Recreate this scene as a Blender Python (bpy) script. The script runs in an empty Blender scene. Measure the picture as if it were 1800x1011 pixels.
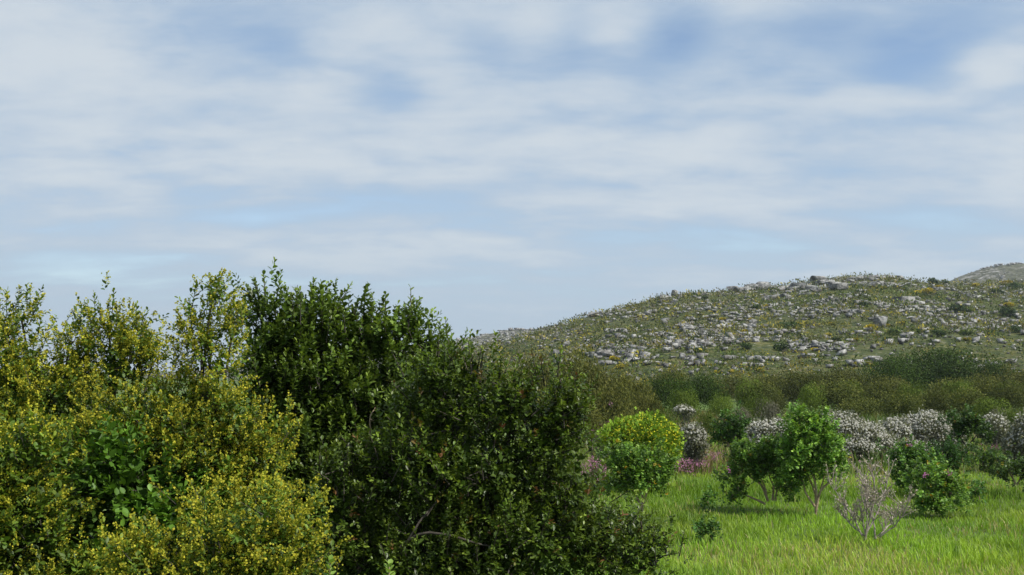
import bpy, bmesh, math, random
import numpy as np

# ---------------------------------------------------------------- camera, sky, sun, exposure
scene = bpy.context.scene
col = scene.collection
W0, H0 = 1800.0, 1011.0
LENS = 35.3
F = LENS / 36.0 * W0                       # focal length in photo pixels
HORIZON = 652.0
PITCH = math.atan((HORIZON - H0 / 2) / F)
CAMH = 2.5
cam_d = bpy.data.cameras.new('camera'); cam = bpy.data.objects.new('camera', cam_d)
col.objects.link(cam); scene.camera = cam
cam_d.sensor_width = 36.0; cam_d.lens = LENS
cam_d.clip_start = 0.05; cam_d.clip_end = 20000
cam.location = (0, 0, CAMH); cam.rotation_euler = (math.pi / 2 + PITCH, 0, 0)

SUN_EL = math.radians(50)
SUN_AZ = math.radians(122)                  # clockwise from +Y (the view), so right and a little behind the camera
sun_vec = np.array([math.cos(SUN_EL) * math.sin(SUN_AZ), math.cos(SUN_EL) * math.cos(SUN_AZ), math.sin(SUN_EL)])
sun_d = bpy.data.lights.new('sun', 'SUN'); sun = bpy.data.objects.new('sun', sun_d); col.objects.link(sun)
sun_d.energy = 4.6; sun_d.angle = math.radians(0.8); sun_d.color = (1.0, 0.95, 0.86)
from mathutils import Vector
sun.rotation_euler = Vector(sun_vec.tolist()).to_track_quat('Z', 'Y').to_euler()

scene.view_settings.view_transform = 'Standard'
scene.view_settings.look = 'None'
scene.view_settings.exposure = 0.35
scene.view_settings.gamma = 1.0
scene.cycles.max_bounces = 6
scene.cycles.transparent_max_bounces = 4
scene.cycles.use_denoising = True

def build_world():
    w = bpy.data.worlds.new('World'); scene.world = w; w.use_nodes = True
    nt = w.node_tree; nt.nodes.clear()
    N = nt.nodes.new; L = nt.links.new
    def math_(op, a, b=None, c=None, clamp=False):
        n = N('ShaderNodeMath'); n.operation = op; n.use_clamp = clamp
        for i, v in enumerate((a, b, c)):
            if v is None: continue
            if isinstance(v, (int, float)): n.inputs[i].default_value = v
            else: L(v, n.inputs[i])
        return n.outputs[0]
    def ramp(v, a, b, lo=0.0, hi=1.0):
        n = N('ShaderNodeMapRange'); n.interpolation_type = 'SMOOTHSTEP'
        L(v, n.inputs['Value'])
        n.inputs['From Min'].default_value = a; n.inputs['From Max'].default_value = b
        n.inputs['To Min'].default_value = lo; n.inputs['To Max'].default_value = hi
        return n.outputs[0]
    def mix(f, a, b):
        n = N('ShaderNodeMix'); n.data_type = 'RGBA'; n.clamp_factor = True
        for s, v in ((n.inputs[0], f), (n.inputs[6], a), (n.inputs[7], b)):
            if isinstance(v, (int, float)): s.default_value = v
            elif isinstance(v, tuple): s.default_value = v
            else: L(v, s)
        return n.outputs[2]
    sky = N('ShaderNodeTexSky'); sky.sky_type = 'NISHITA'; sky.sun_disc = False
    sky.sun_elevation = SUN_EL; sky.sun_rotation = SUN_AZ
    sky.air_density = 1.0; sky.dust_density = 0.4; sky.ozone_density = 1.0
    skyc = N('ShaderNodeVectorMath'); skyc.operation = 'SCALE'; L(sky.outputs[0], skyc.inputs[0]); skyc.inputs[3].default_value = 0.115
    tc = N('ShaderNodeTexCoord'); sep = N('ShaderNodeSeparateXYZ'); L(tc.outputs['Generated'], sep.inputs[0])
    x, y, z = sep.outputs
    zc = math_('MAXIMUM', z, 0.0)
    den = math_('ADD', zc, 0.17)
    u = math_('DIVIDE', x, den); v = math_('DIVIDE', y, den)      # flat cloud layer seen from below
    cv = N('ShaderNodeCombineXYZ'); L(u, cv.inputs[0]); L(v, cv.inputs[1])
    def noise(scale, detail, rough, off, sx=1.0, sy=1.0, dist=0.0):
        m = N('ShaderNodeMapping'); L(cv.outputs[0], m.inputs[0]); m.inputs['Location'].default_value = off
        m.inputs['Scale'].default_value = (sx, sy, 1)
        n = N('ShaderNodeTexNoise'); L(m.outputs[0], n.inputs['Vector'])
        n.inputs['Scale'].default_value = scale; n.inputs['Detail'].default_value = detail
        n.inputs['Roughness'].default_value = rough; n.inputs['Distortion'].default_value = dist
        return n.outputs['Fac']
    big = noise(0.9, 3, 0.45, (3.1, 7.7, 0), 0.8, 1.0, 0.2)
    puff = noise(3.6, 8, 0.56, (1.3, 2.2, 0), 0.6, 1.0, 0.15)
    cover = math_('ADD', math_('ADD', math_('MULTIPLY', big, 0.40), math_('MULTIPLY', puff, 0.80)), 0.115)
    # openings in the cloud sheet, at their places overhead (u, v in the layer)
    def uv(px, py):
        xc, yc = (px - W0 / 2) / F, (H0 / 2 - py) / F
        d = np.array([xc, math.cos(PITCH) - yc * math.sin(PITCH), math.sin(PITCH) + yc * math.cos(PITCH)])
        d /= np.linalg.norm(d); return d[0] / (d[2] + 0.17), d[1] / (d[2] + 0.17)
    fine = noise(7.0, 7, 0.6, (5.3, 1.1, 0), 0.8, 1.0, 0.3)
    # px, py, half width px, half height px, amount
    holes = [(1610, 95, 90, 60, -.34), (1480, 60, 130, 34, -.20), (1190, 60, 60, 60, -.26), (1110, 110, 90, 26, -.14), (1430, 160, 60, 22, -.14), (1010, 50, 50, 50, -.12),
             (490, 78, 60, 40, -.18), (690, 165, 60, 40, -.17), (850, 70, 60, 50, -.12), (40, 235, 60, 30, -.08), (700, 350, 160, 22, -.12), (520, 385, 260, 40, -.13), (930, 322, 130, 18, -.10),
             (1650, 385, 200, 24, -.15), (1200, 435, 320, 26, -.15), (170, 480, 240, 34, -.16), (760, 500, 240, 22, -.13), (1700, 220, 130, 30, -.07), (330, 200, 80, 30, -.06),
             (1560, 170, 130, 30, .05), (300, 290, 330, 60, .10), (1100, 280, 260, 60, .08), (560, 150, 90, 60, .08), (1760, 110, 60, 60, .16), (700, 425, 330, 30, .12), (1600, 480, 330, 30, .10), (150, 90, 200, 90, .09), (700, 50, 120, 40, .07)]
    for px, py, ru, rv, amp in holes:
        ru, rv = ru * .85, rv * .85
        cu, cvv = uv(px, py); ru = abs(uv(px + ru, py)[0] - uv(px - ru, py)[0]) / 2; rv = abs(uv(px, py + rv)[1] - uv(px, max(-200, py - rv))[1]) / 2
        a = math_('DIVIDE', math_('SUBTRACT', u, cu), ru); b = math_('DIVIDE', math_('SUBTRACT', v, cvv), rv)
        e = math_('MULTIPLY', math_('ADD', math_('MULTIPLY', a, a), math_('MULTIPLY', b, b)), -0.7)
        g = math_('MULTIPLY', math_('MULTIPLY', math_('EXPONENT', e), amp), math_('ADD', math_('MULTIPLY', fine, 2.4), -.2))
        cover = math_('ADD', cover, g)
    cover = math_('ADD', cover, math_('MULTIPLY', math_('SUBTRACT', fine, 0.5), 0.22))
    dens = ramp(cover, 0.30, 0.74, 0.0, 0.95)
    thick = ramp(cover, 0.50, 0.92)
    ccol = mix(thick, (0.31, 0.41, 0.535, 1), (0.505, 0.555, 0.60, 1))
    full = mix(dens, skyc.outputs[0], ccol)
    hz = ramp(z, 0.0, 0.16, 0.8, 0.0)
    full = mix(hz, full, (0.33, 0.435, 0.54, 1))
    bg = N('ShaderNodeBackground'); L(full, bg.inputs[0]); bg.inputs[1].default_value = 1.0
    out = N('ShaderNodeOutputWorld'); L(bg.outputs[0], out.inputs[0])
build_world()

# ---------------------------------------------------------------- helpers
rng = np.random.default_rng(7)
random.seed(7)
CP, SP = math.cos(PITCH), math.sin(PITCH)
def ray(px, py):
    xc, yc = (px - W0 / 2) / F, (H0 / 2 - py) / F
    return np.array([xc, CP - yc * SP, SP + yc * CP])
def at(px, py, Y):
    d = ray(px, py); return np.array([0, 0, CAMH]) + d * (Y / d[1])
def on_ground(px, py):
    d = ray(px, py); return np.array([0, 0, CAMH]) + d * (-CAMH / d[2])
def project(p):
    p = np.asarray(p) - np.array([0, 0, CAMH])
    fw = p[..., 1] * CP + p[..., 2] * SP; up = -p[..., 1] * SP + p[..., 2] * CP
    return W0 / 2 + F * p[..., 0] / fw, H0 / 2 - F * up / fw
def norm(a): return a / np.maximum(np.linalg.norm(a, axis=-1, keepdims=True), 1e-9)

def vnoise(x, y, seed=0):
    """smooth value noise, about 0..1"""
    xi, yi = np.floor(x).astype(int), np.floor(y).astype(int); fx, fy = x - xi, y - yi
    def h(a, b):
        n = (a * 374761393 + b * 668265263 + seed * 1442695) & 0x7fffffff
        n = ((n ^ (n >> 13)) * 1274126177) & 0x7fffffff
        return ((n ^ (n >> 16)) & 0xffff) / 65535.0
    sx, sy = fx * fx * (3 - 2 * fx), fy * fy * (3 - 2 * fy)
    return (h(xi, yi) * (1 - sx) + h(xi + 1, yi) * sx) * (1 - sy) + (h(xi, yi + 1) * (1 - sx) + h(xi + 1, yi + 1) * sx) * sy

def mesh_from(name, V, Q, C=None, mat=None, smooth=False):
    """V (n,3), Q (m,4) quads, C (n,3) vertex colours"""
    me = bpy.data.meshes.new(name)
    V = np.asarray(V, np.float32); Q = np.asarray(Q, np.int32)
    me.vertices.add(len(V)); me.vertices.foreach_set('co', V.ravel())
    me.loops.add(Q.size); me.loops.foreach_set('vertex_index', Q.ravel())
    me.polygons.add(len(Q)); me.polygons.foreach_set('loop_start', np.arange(0, Q.size, 4, dtype=np.int32))
    me.polygons.foreach_set('loop_total', np.full(len(Q), 4, np.int32))
    if smooth: me.polygons.foreach_set('use_smooth', np.ones(len(Q), bool))
    if C is not None:
        a = me.attributes.new('col', 'FLOAT_COLOR', 'POINT')
        a.data.foreach_set('color', np.hstack([np.asarray(C, np.float32), np.ones((len(V), 1), np.float32)]).ravel())
    if mat: me.materials.append(mat)
    me.update(calc_edges=True); me.validate()
    return me
class MB:
    def __init__(self): self.V, self.Q, self.C, self.n = [], [], [], 0
    def add(self, V, Q, C):
        V = np.asarray(V, float); C = np.broadcast_to(np.asarray(C, float), (len(V), 3))
        self.V.append(V); self.Q.append(np.asarray(Q) + self.n); self.C.append(C); self.n += len(V)
    def tube(self, P, R, C=(1, 1, 1), sides=5):
        P = np.asarray(P, float); R = np.broadcast_to(np.asarray(R, float), (len(P),))
        T = norm(np.gradient(P, axis=0)); ref = np.array([0.31, 0.87, 0.38])
        A = norm(np.cross(T, ref)); B = np.cross(T, A)
        ang = np.arange(sides) * 2 * math.pi / sides
        V = P[:, None] + R[:, None, None] * (A[:, None] * np.cos(ang)[None, :, None] + B[:, None] * np.sin(ang)[None, :, None])
        n = len(P); i = np.arange(n - 1)[:, None] * sides; j = np.arange(sides)[None]; k = (j + 1) % sides
        Q = np.stack([i + j, i + k, i + sides + k, i + sides + j], -1).reshape(-1, 4)
        self.add(V.reshape(-1, 3), Q, C)
    def mesh(self, name, mat, smooth=False):
        return mesh_from(name, np.vstack(self.V), np.vstack(self.Q), np.vstack(self.C), mat, smooth)

def obj(name, me, parent=None, loc=None, **props):
    o = bpy.data.objects.new(name, me); col.objects.link(o)
    if parent is not None: o.parent = parent
    if loc is not None: o.location = loc
    for k, v in props.items(): o[k] = v
    return o
def thing(name, loc, label, cat, group=None):
    o = bpy.data.objects.new(name, None); col.objects.link(o); o.empty_display_size = 0.2
    o.location = loc; o['label'] = label; o['category'] = cat
    if group: o['group'] = group
    return o

# ---------------------------------------------------------------- materials
def nodes_for(name):
    m = bpy.data.materials.new(name); m.use_nodes = True
    nt = m.node_tree; nt.nodes.clear(); return m, nt
def leaf_mat(name, rough=0.45, trans=0.3, spec=0.4, vary=0.15, sheen=(1.25, 1.25, 0.6)):
    m, nt = nodes_for(name); N = nt.nodes.new; L = nt.links.new
    a = N('ShaderNodeAttribute'); a.attribute_name = 'col'
    oi = N('ShaderNodeObjectInfo')
    hs = N('ShaderNodeHueSaturation'); L(a.outputs['Color'], hs.inputs['Color'])
    mr = N('ShaderNodeMapRange'); L(oi.outputs['Random'], mr.inputs['Value']); mr.inputs['To Min'].default_value = 1 - vary; mr.inputs['To Max'].default_value = 1 + vary
    L(mr.outputs[0], hs.inputs['Value'])
    p = N('ShaderNodeBsdfPrincipled'); L(hs.outputs[0], p.inputs['Base Color'])
    p.inputs['Roughness'].default_value = rough; p.inputs['Specular IOR Level'].default_value = spec
    t = N('ShaderNodeBsdfTranslucent')
    mu = N('ShaderNodeMix'); mu.data_type = 'RGBA'; mu.blend_type = 'MULTIPLY'; mu.inputs[0].default_value = 1
    L(hs.outputs[0], mu.inputs[6]); mu.inputs[7].default_value = (*sheen, 1); L(mu.outputs[2], t.inputs['Color'])
    mx = N('ShaderNodeMixShader'); mx.inputs[0].default_value = trans; L(p.outputs[0], mx.inputs[1]); L(t.outputs[0], mx.inputs[2])
    o = N('ShaderNodeOutputMaterial'); L(mx.outputs[0], o.inputs[0]); return m
def noise_mat(name, stops, scale=1.0, detail=8, rough=0.9, bump=0.4, bscale=6.0, second=None, bdist=0.1):
    m, nt = nodes_for(name); N = nt.nodes.new; L = nt.links.new
    tc = N('ShaderNodeTexCoord')
    n = N('ShaderNodeTexNoise'); L(tc.outputs['Object'], n.inputs['Vector']); n.inputs['Scale'].default_value = scale; n.inputs['Detail'].default_value = detail; n.inputs['Roughness'].default_value = 0.62
    r = N('ShaderNodeValToRGB'); L(n.outputs['Fac'], r.inputs[0])
    while len(r.color_ramp.elements) > 1: r.color_ramp.elements.remove(r.color_ramp.elements[0])
    r.color_ramp.elements[0].position = stops[0][0]; r.color_ramp.elements[0].color = (*stops[0][1], 1)
    for pos, c in stops[1:]:
        e = r.color_ramp.elements.new(pos); e.color = (*c, 1)
    c = r.outputs[0]
    if second:
        sc2, lo, hi, c2 = second
        n2 = N('ShaderNodeTexNoise'); L(tc.outputs['Object'], n2.inputs['Vector']); n2.inputs['Scale'].default_value = sc2; n2.inputs['Detail'].default_value = 6
        mr = N('ShaderNodeMapRange'); L(n2.outputs['Fac'], mr.inputs['Value']); mr.inputs['From Min'].default_value = lo; mr.inputs['From Max'].default_value = hi
        mx = N('ShaderNodeMix'); mx.data_type = 'RGBA'; L(mr.outputs[0], mx.inputs[0]); L(c, mx.inputs[6]); mx.inputs[7].default_value = (*c2, 1); c = mx.outputs[2]
    p = N('ShaderNodeBsdfPrincipled'); L(c, p.inputs['Base Color']); p.inputs['Roughness'].default_value = rough; p.inputs['Specular IOR Level'].default_value = 0.2
    b = N('ShaderNodeBump'); nb = N('ShaderNodeTexNoise'); L(tc.outputs['Object'], nb.inputs['Vector']); nb.inputs['Scale'].default_value = bscale; nb.inputs['Detail'].default_value = 8
    L(nb.outputs['Fac'], b.inputs['Height']); b.inputs['Strength'].default_value = bump; b.inputs['Distance'].default_value = bdist; L(b.outputs[0], p.inputs['Normal'])
    o = N('ShaderNodeOutputMaterial'); L(p.outputs[0], o.inputs[0]); return m

M = {}
M['glossy'] = leaf_mat('glossy_leaf', 0.4, 0.26, 0.3)
M['leaf'] = leaf_mat('leaf', 0.5, 0.3, 0.3)
M['flower'] = leaf_mat('flower', 0.7, 0.35, 0.15, 0.08, (1.1, 1.05, 0.8))
M['grass'] = leaf_mat('grass', 0.5, 0.4, 0.25)
M['scrub'] = leaf_mat('scrub', 0.75, 0.25, 0.12, 0.3)
M['bark'] = noise_mat('bark', [(0.3, (0.03, 0.025, 0.02)), (0.6, (0.08, 0.07, 0.058)), (0.8, (0.15, 0.13, 0.11))], 14, 6, 0.9, 0.6, 60, bdist=0.01)
M['pale_bark'] = noise_mat('pale_bark', [(0.3, (0.16, 0.115, 0.075)), (0.6, (0.36, 0.28, 0.19)), (0.8, (0.46, 0.38, 0.28))], 12, 6, 0.9, 0.5, 50, bdist=0.01)
M['grey_bark'] = noise_mat('grey_bark', [(0.3, (0.13, 0.11, 0.10)), (0.6, (0.30, 0.26, 0.23)), (0.8, (0.40, 0.36, 0.33))], 12, 6, 0.9, 0.5, 50, bdist=0.01)
M['ground'] = noise_mat('meadow_ground', [(0.3, (0.05, 0.075, 0.02)), (0.5, (0.075, 0.13, 0.022)), (0.7, (0.11, 0.125, 0.045))], 0.35, 10, 0.95, 0.6, 3.0, second=(0.05, 0.5, 0.7, (0.10, 0.09, 0.05)))
M['hill'] = noise_mat('hillside_scrub', [(0.32, (0.02, 0.03, 0.01)), (0.46, (0.04, 0.055, 0.016)), (0.56, (0.07, 0.078, 0.024)), (0.68, (0.12, 0.11, 0.04))], 0.6, 12, 0.95, 0.9, 0.8, second=(1.6, 0.62, 0.72, (0.24, 0.23, 0.20)), bdist=0.6)
M['far_hill'] = noise_mat('far_hillside', [(0.36, (0.025, 0.03, 0.015)), (0.47, (0.06, 0.065, 0.035)), (0.54, (0.14, 0.135, 0.115)), (0.64, (0.28, 0.275, 0.26))], 0.3, 12, 0.95, 1.0, 0.25, second=(.05, .45, .65, (.07, .075, .04)), bdist=3.0)
M['rock'] = noise_mat('weathered_rock', [(0.36, (0.045, 0.045, 0.042)), (0.47, (0.15, 0.15, 0.147)), (0.58, (0.31, 0.31, 0.30)), (0.72, (0.50, 0.495, 0.475))], 1.1, 10, 0.9, 0.8, 3.0, second=(0.35, 0.55, 0.72, (0.16, 0.15, 0.14)), bdist=0.25)

# ---------------------------------------------------------------- ground, hills
def polar_sheet():
    rs = np.concatenate([[0.0], np.geomspace(2, 9000, 70)]); th = np.linspace(0, 2 * math.pi, 97)[:-1]
    X = rs[:, None] * np.sin(th); Y = rs[:, None] * np.cos(th); Z = np.zeros_like(X)
    n = len(th); i = np.arange(len(rs) - 1)[:, None] * n; j = np.arange(n)[None]; k = (j + 1) % n
    Q = np.stack([i + k, i + j, i + n + j, i + n + k], -1).reshape(-1, 4)
    return np.stack([X, Y, Z], -1).reshape(-1, 3), Q
V, Q = polar_sheet()
obj('ground', mesh_from('ground', V, Q, mat=M['ground'], smooth=True), kind='structure')

RPX = [600, 780, 850, 920, 1000, 1050, 1160, 1230, 1300, 1400, 1480, 1520, 1570, 1640, 1720, 1800, 2000, 2300, 2700]
RPY = [700, 640, 606, 590, 569, 552, 526, 517, 509, 502, 490, 487, 490, 499, 502, 500, 505, 540, 660]
RDI = [180, 195, 200, 205, 215, 222, 235, 242, 250, 256, 262, 266, 268, 270, 272, 275, 280, 285, 290]
FOOT = 88.0
def hill_z(x, y):
    x = np.asarray(x, float); y = np.asarray(y, float)
    px = W0 / 2 + F * x / np.maximum(y, 1) / CP
    R = np.interp(px, RPX, RDI); py = np.interp(px, RPX, RPY)
    Hr = CAMH + (HORIZON - py) / F * R / CP
    t = (y - FOOT) / (R - FOOT)
    s = np.where(t < 1, 1.1 * t - 0.1 * t * t * np.sign(t), 1 - 0.7 * (t - 1))
    b = (vnoise(x / 14, y / 9, 1) - .5) * 1.6 + (vnoise(x / 5, y / 4, 2) - .5) * 0.7
    b += 0.5 * np.sin((y - 0.25 * x) / 9.0 + 2.5 * vnoise(x / 30, y / 30, 5))
    return Hr * s + b * np.clip(t * 4, 0, 1) * np.clip((Hr - 2) / 8, 0, 1) * np.clip(1.15 - np.abs(t - 0.0) * 0.6, 0.3, 1) - 0.25
def grid_mesh(name, xs, ys, zf, mat):
    X, Y = np.meshgrid(xs, ys); Z = zf(X, Y); ny, nx = X.shape
    i = np.arange(ny - 1)[:, None] * nx; j = np.arange(nx - 1)[None]
    Q = np.stack([i + j, i + j + 1, i + nx + j + 1, i + nx + j], -1).reshape(-1, 4)
    return mesh_from(name, np.stack([X, Y, Z], -1).reshape(-1, 3), Q, mat=mat, smooth=True)
obj('hill', grid_mesh('hill', np.arange(-50, 330, 2.0), np.arange(80, 420, 2.0), hill_z, M['hill']), kind='structure')

def far_hill(name, pts, D, depth, xs):
    pxs, pys = zip(*pts)
    def zf(X, Y):
        px = W0 / 2 + F * X / D / CP; Hr = CAMH + (HORIZON - np.interp(px, pxs, pys)) / F * D
        t = (Y - (D - depth)) / depth
        s = np.where(t < 1, t, 1 - .7 * (t - 1))
        return Hr * s + ((vnoise(X / 30, Y / 25, 9) - .5) * 5 + (vnoise(X / 9, Y / 9, 4) - .5) * 2.0) * np.clip(t * 3, 0, 1) * np.clip(Hr / 20, 0, 1) - 0.5
    obj(name, grid_mesh(name, xs, np.linspace(D - depth, D + depth * 1.5, 60), zf, M['far_hill']), kind='structure')
    return zf
zfl = far_hill('far_hill', [(100, 690), (400, 650), (600, 628), (720, 610), (800, 595), (900, 580), (1000, 571), (1150, 560), (1400, 600), (1700, 680)], 560, 240, np.arange(-300, 320, 5.0))
zfr = far_hill('far_hill', [(1350, 660), (1500, 560), (1600, 516), (1660, 494), (1700, 481), (1750, 466), (1800, 461), (1900, 452), (2050, 440), (2300, 480), (2700, 670)], 720, 300, np.arange(150, 800, 6.0))

def hill_hit(px, py, zf=hill_z, y0=FOOT, y1=300):
    d = ray(px, py); ys = np.arange(y0, y1, 0.5)
    X = d[0] / d[1] * ys; Z = CAMH + d[2] / d[1] * ys
    k = np.nonzero(zf(X, ys) >= Z)[0]
    if len(k) == 0: return None
    k = k[0]; return np.array([X[k], ys[k], float(zf(X[k], ys[k]))])

# ---------------------------------------------------------------- foliage machinery
def frames(d, roll=None):
    d = norm(d); ref = np.where(np.abs(d[:, 2:3]) > .9, np.array([[1., 0, 0]]), np.array([[0., 0, 1]]))
    a = norm(np.cross(ref, d)); b = np.cross(d, a)
    if roll is not None:
        c, s = np.cos(roll)[:, None], np.sin(roll)[:, None]; a, b = a * c + b * s, b * c - a * s
    return np.stack([d, a, b], 1)              # rows: local x (along), y, z
LEAF_V = np.array([[0, 0, 0], [.38, -.22, .07], [.74, -.24, .05], [1, 0, -.03], [.74, .24, .05], [.38, .22, .07]], float)
LEAF_Q = np.array([[0, 1, 2, 3], [0, 3, 4, 5]])
DIA_V = np.array([[0, 0, 0], [.55, -.28, .04], [1, 0, 0], [.55, .28, .04]], float)
DIA_Q = np.array([[0, 1, 2, 3]])
def rand_unit(n): return norm(rng.normal(size=(n, 3)))
def facing(nrm, r):
    """frames whose face looks along nrm"""
    z = norm(nrm); x = norm(np.cross(z, r.normal(size=z.shape))); return np.stack([x, np.cross(z, x), z], 1)
def place(TV, TQ, pos, dirs, size, cols, roll=None, width=1.0, Fm=None):
    """copies of one small template; returns V, Q, C"""
    n = len(pos); Fm = frames(dirs, roll) if Fm is None else Fm
    T = TV * np.array([1, width, 1])
    V = np.einsum('vk,nkj->nvj', T, Fm) * np.asarray(size).reshape(-1, 1, 1) + pos[:, None]
    Q = (TQ[None] + (np.arange(n) * len(TV))[:, None, None]).reshape(-1, TQ.shape[1])
    return V.reshape(-1, 3), Q, np.repeat(cols, len(TV), axis=0)
def shoot_proto(n, L, leaf, a0=75, a1=30, tmpl='leaf', seed=0, width=1.0, base=0.1, tip_small=0.7):
    """one leafy shoot along +x: leaf bases, directions, sizes, position along 0..1"""
    r = np.random.default_rng(seed); t = np.linspace(base, 1, n)
    phi = np.arange(n) * 2.4 + r.normal(size=n) * .3
    ang = np.radians(a0 + (a1 - a0) * t + r.normal(size=n) * 9)
    d = np.stack([np.cos(ang), np.sin(ang) * np.cos(phi), np.sin(ang) * np.sin(phi)], -1)
    p = np.stack([t * L, .02 * L * r.normal(size=n), .02 * L * r.normal(size=n)], -1)
    return p, d, leaf * (1 - (1 - tip_small) * t ** 3) * (1 + .15 * r.normal(size=n)), t
def shoots_mesh(mb, pos, dirs, proto, c_old, c_new, tint, scale, tmpl=(LEAF_V, LEAF_Q), width=1.0, leaf_jit=0.18, red=0.0, red_c=(.17, .07, .035), newp=2.0):
    """many shoots with the leaves of one proto, into mb"""
    p, d, s, t = proto; n = len(pos); m = len(p)
    Fm = frames(dirs, rng.uniform(0, 6.28, n))
    P = np.einsum('mk,nkj->nmj', p, Fm) * scale[:, None, None] + pos[:, None]
    D = np.einsum('mk,nkj->nmj', d, Fm) + rng.normal(size=(n, m, 3)) * .12
    S = s[None] * scale[:, None]
    w = (t ** newp)[None, :, None] * rng.uniform(.3, 1, (n, 1, 1))
    C = (np.array(c_old) * (1 - w) + np.array(c_new) * w) * tint[:, None, None]
    C = C * (1 + leaf_jit * rng.normal(size=(n, m, 1))).clip(.4, 1.8)  # random tone difference from leaf to leaf
    if red > 0:
        k = (rng.random((n, 1, 1)) < red) * (t > .6)[None, :, None] * rng.uniform(.3, 1, (n, m, 1))
        C = C * (1 - k) + np.array(red_c) * k
    V, Q, CC = place(tmpl[0], tmpl[1], P.reshape(-1, 3), D.reshape(-1, 3), S.ravel(), C.reshape(-1, 3), rng.uniform(-.6, .6, n * m), width)
    mb.add(V, Q, CC)
class Lobe:
    def __init__(self, px, py, rx, ry, Y, deep=0.9):
        self.c = at(px, py, Y); k = Y / F
        self.r = np.array([rx * k, max(rx, ry) * k * deep, ry * k])
def lobe_points(lobes, per_m2, shell=(0.62, 1.0), low=-0.75, bump=0.14, seed=0, valley=.22):
    """clump centres and outward directions, denser near the outside, thinned on the far side"""
    Ps, Ds = [], []
    for q, lb in enumerate(lobes):
        area = 4 * math.pi * (np.mean([(lb.r[0] * lb.r[1]) ** 1.6, (lb.r[0] * lb.r[2]) ** 1.6, (lb.r[1] * lb.r[2]) ** 1.6])) ** (1 / 1.6)
        n = max(6, int(area * per_m2)); d = rand_unit(n)
        keep = (d[:, 2] > low) & ((d[:, 1] < 0.25) | (rng.random(n) < .55))
        d = d[keep]; f = shell[0] + (shell[1] - shell[0]) * rng.random(len(d)) ** .6
        az = np.arctan2(d[:, 0], d[:, 1]) * 2.2; el = d[:, 2] * 2.6
        f = f * (1 - bump + 2 * bump * vnoise(az + 9.1 * q + 50, el + 3.3 * q + 50, 11 + seed))
        kk = 1.6 * max(1.0, float(np.mean(lb.r)) / .28)
        n2 = vnoise(az * kk + 17.7 * q + 90, el * kk + 5.1 * q + 90, 31 + seed)
        f = f - valley * np.clip(.62 - n2, 0, 1) * 1.6
        p = lb.c + d * lb.r * f[:, None]; o = norm(d / lb.r)
        k = rng.random(len(p)) < np.clip(.35 + n2 * 1.3, 0, 1)
        for q2, l2 in enumerate(lobes):
            if q2 != q: k &= (((p - l2.c) / l2.r) ** 2).sum(1) > .42
        Ps.append(p[k]); Ds.append(o[k])
    P, D = np.vstack(Ps), np.vstack(Ds); k = P[:, 2] > .03
    return P[k], D[k]
def limb_curve(a, b, sag=0.0, wob=0.04, n=7):
    t = np.linspace(0, 1, n)[:, None]; L = np.linalg.norm(b - a)
    p = a + (b - a) * t; p[:, 2] += (np.sin(t[:, 0] * math.pi) * sag * L)
    w = np.cumsum(rng.normal(size=(n, 3)), 0) * wob * L / n; w -= w[0]; w = w - t * w[-1]
    return p + w

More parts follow.
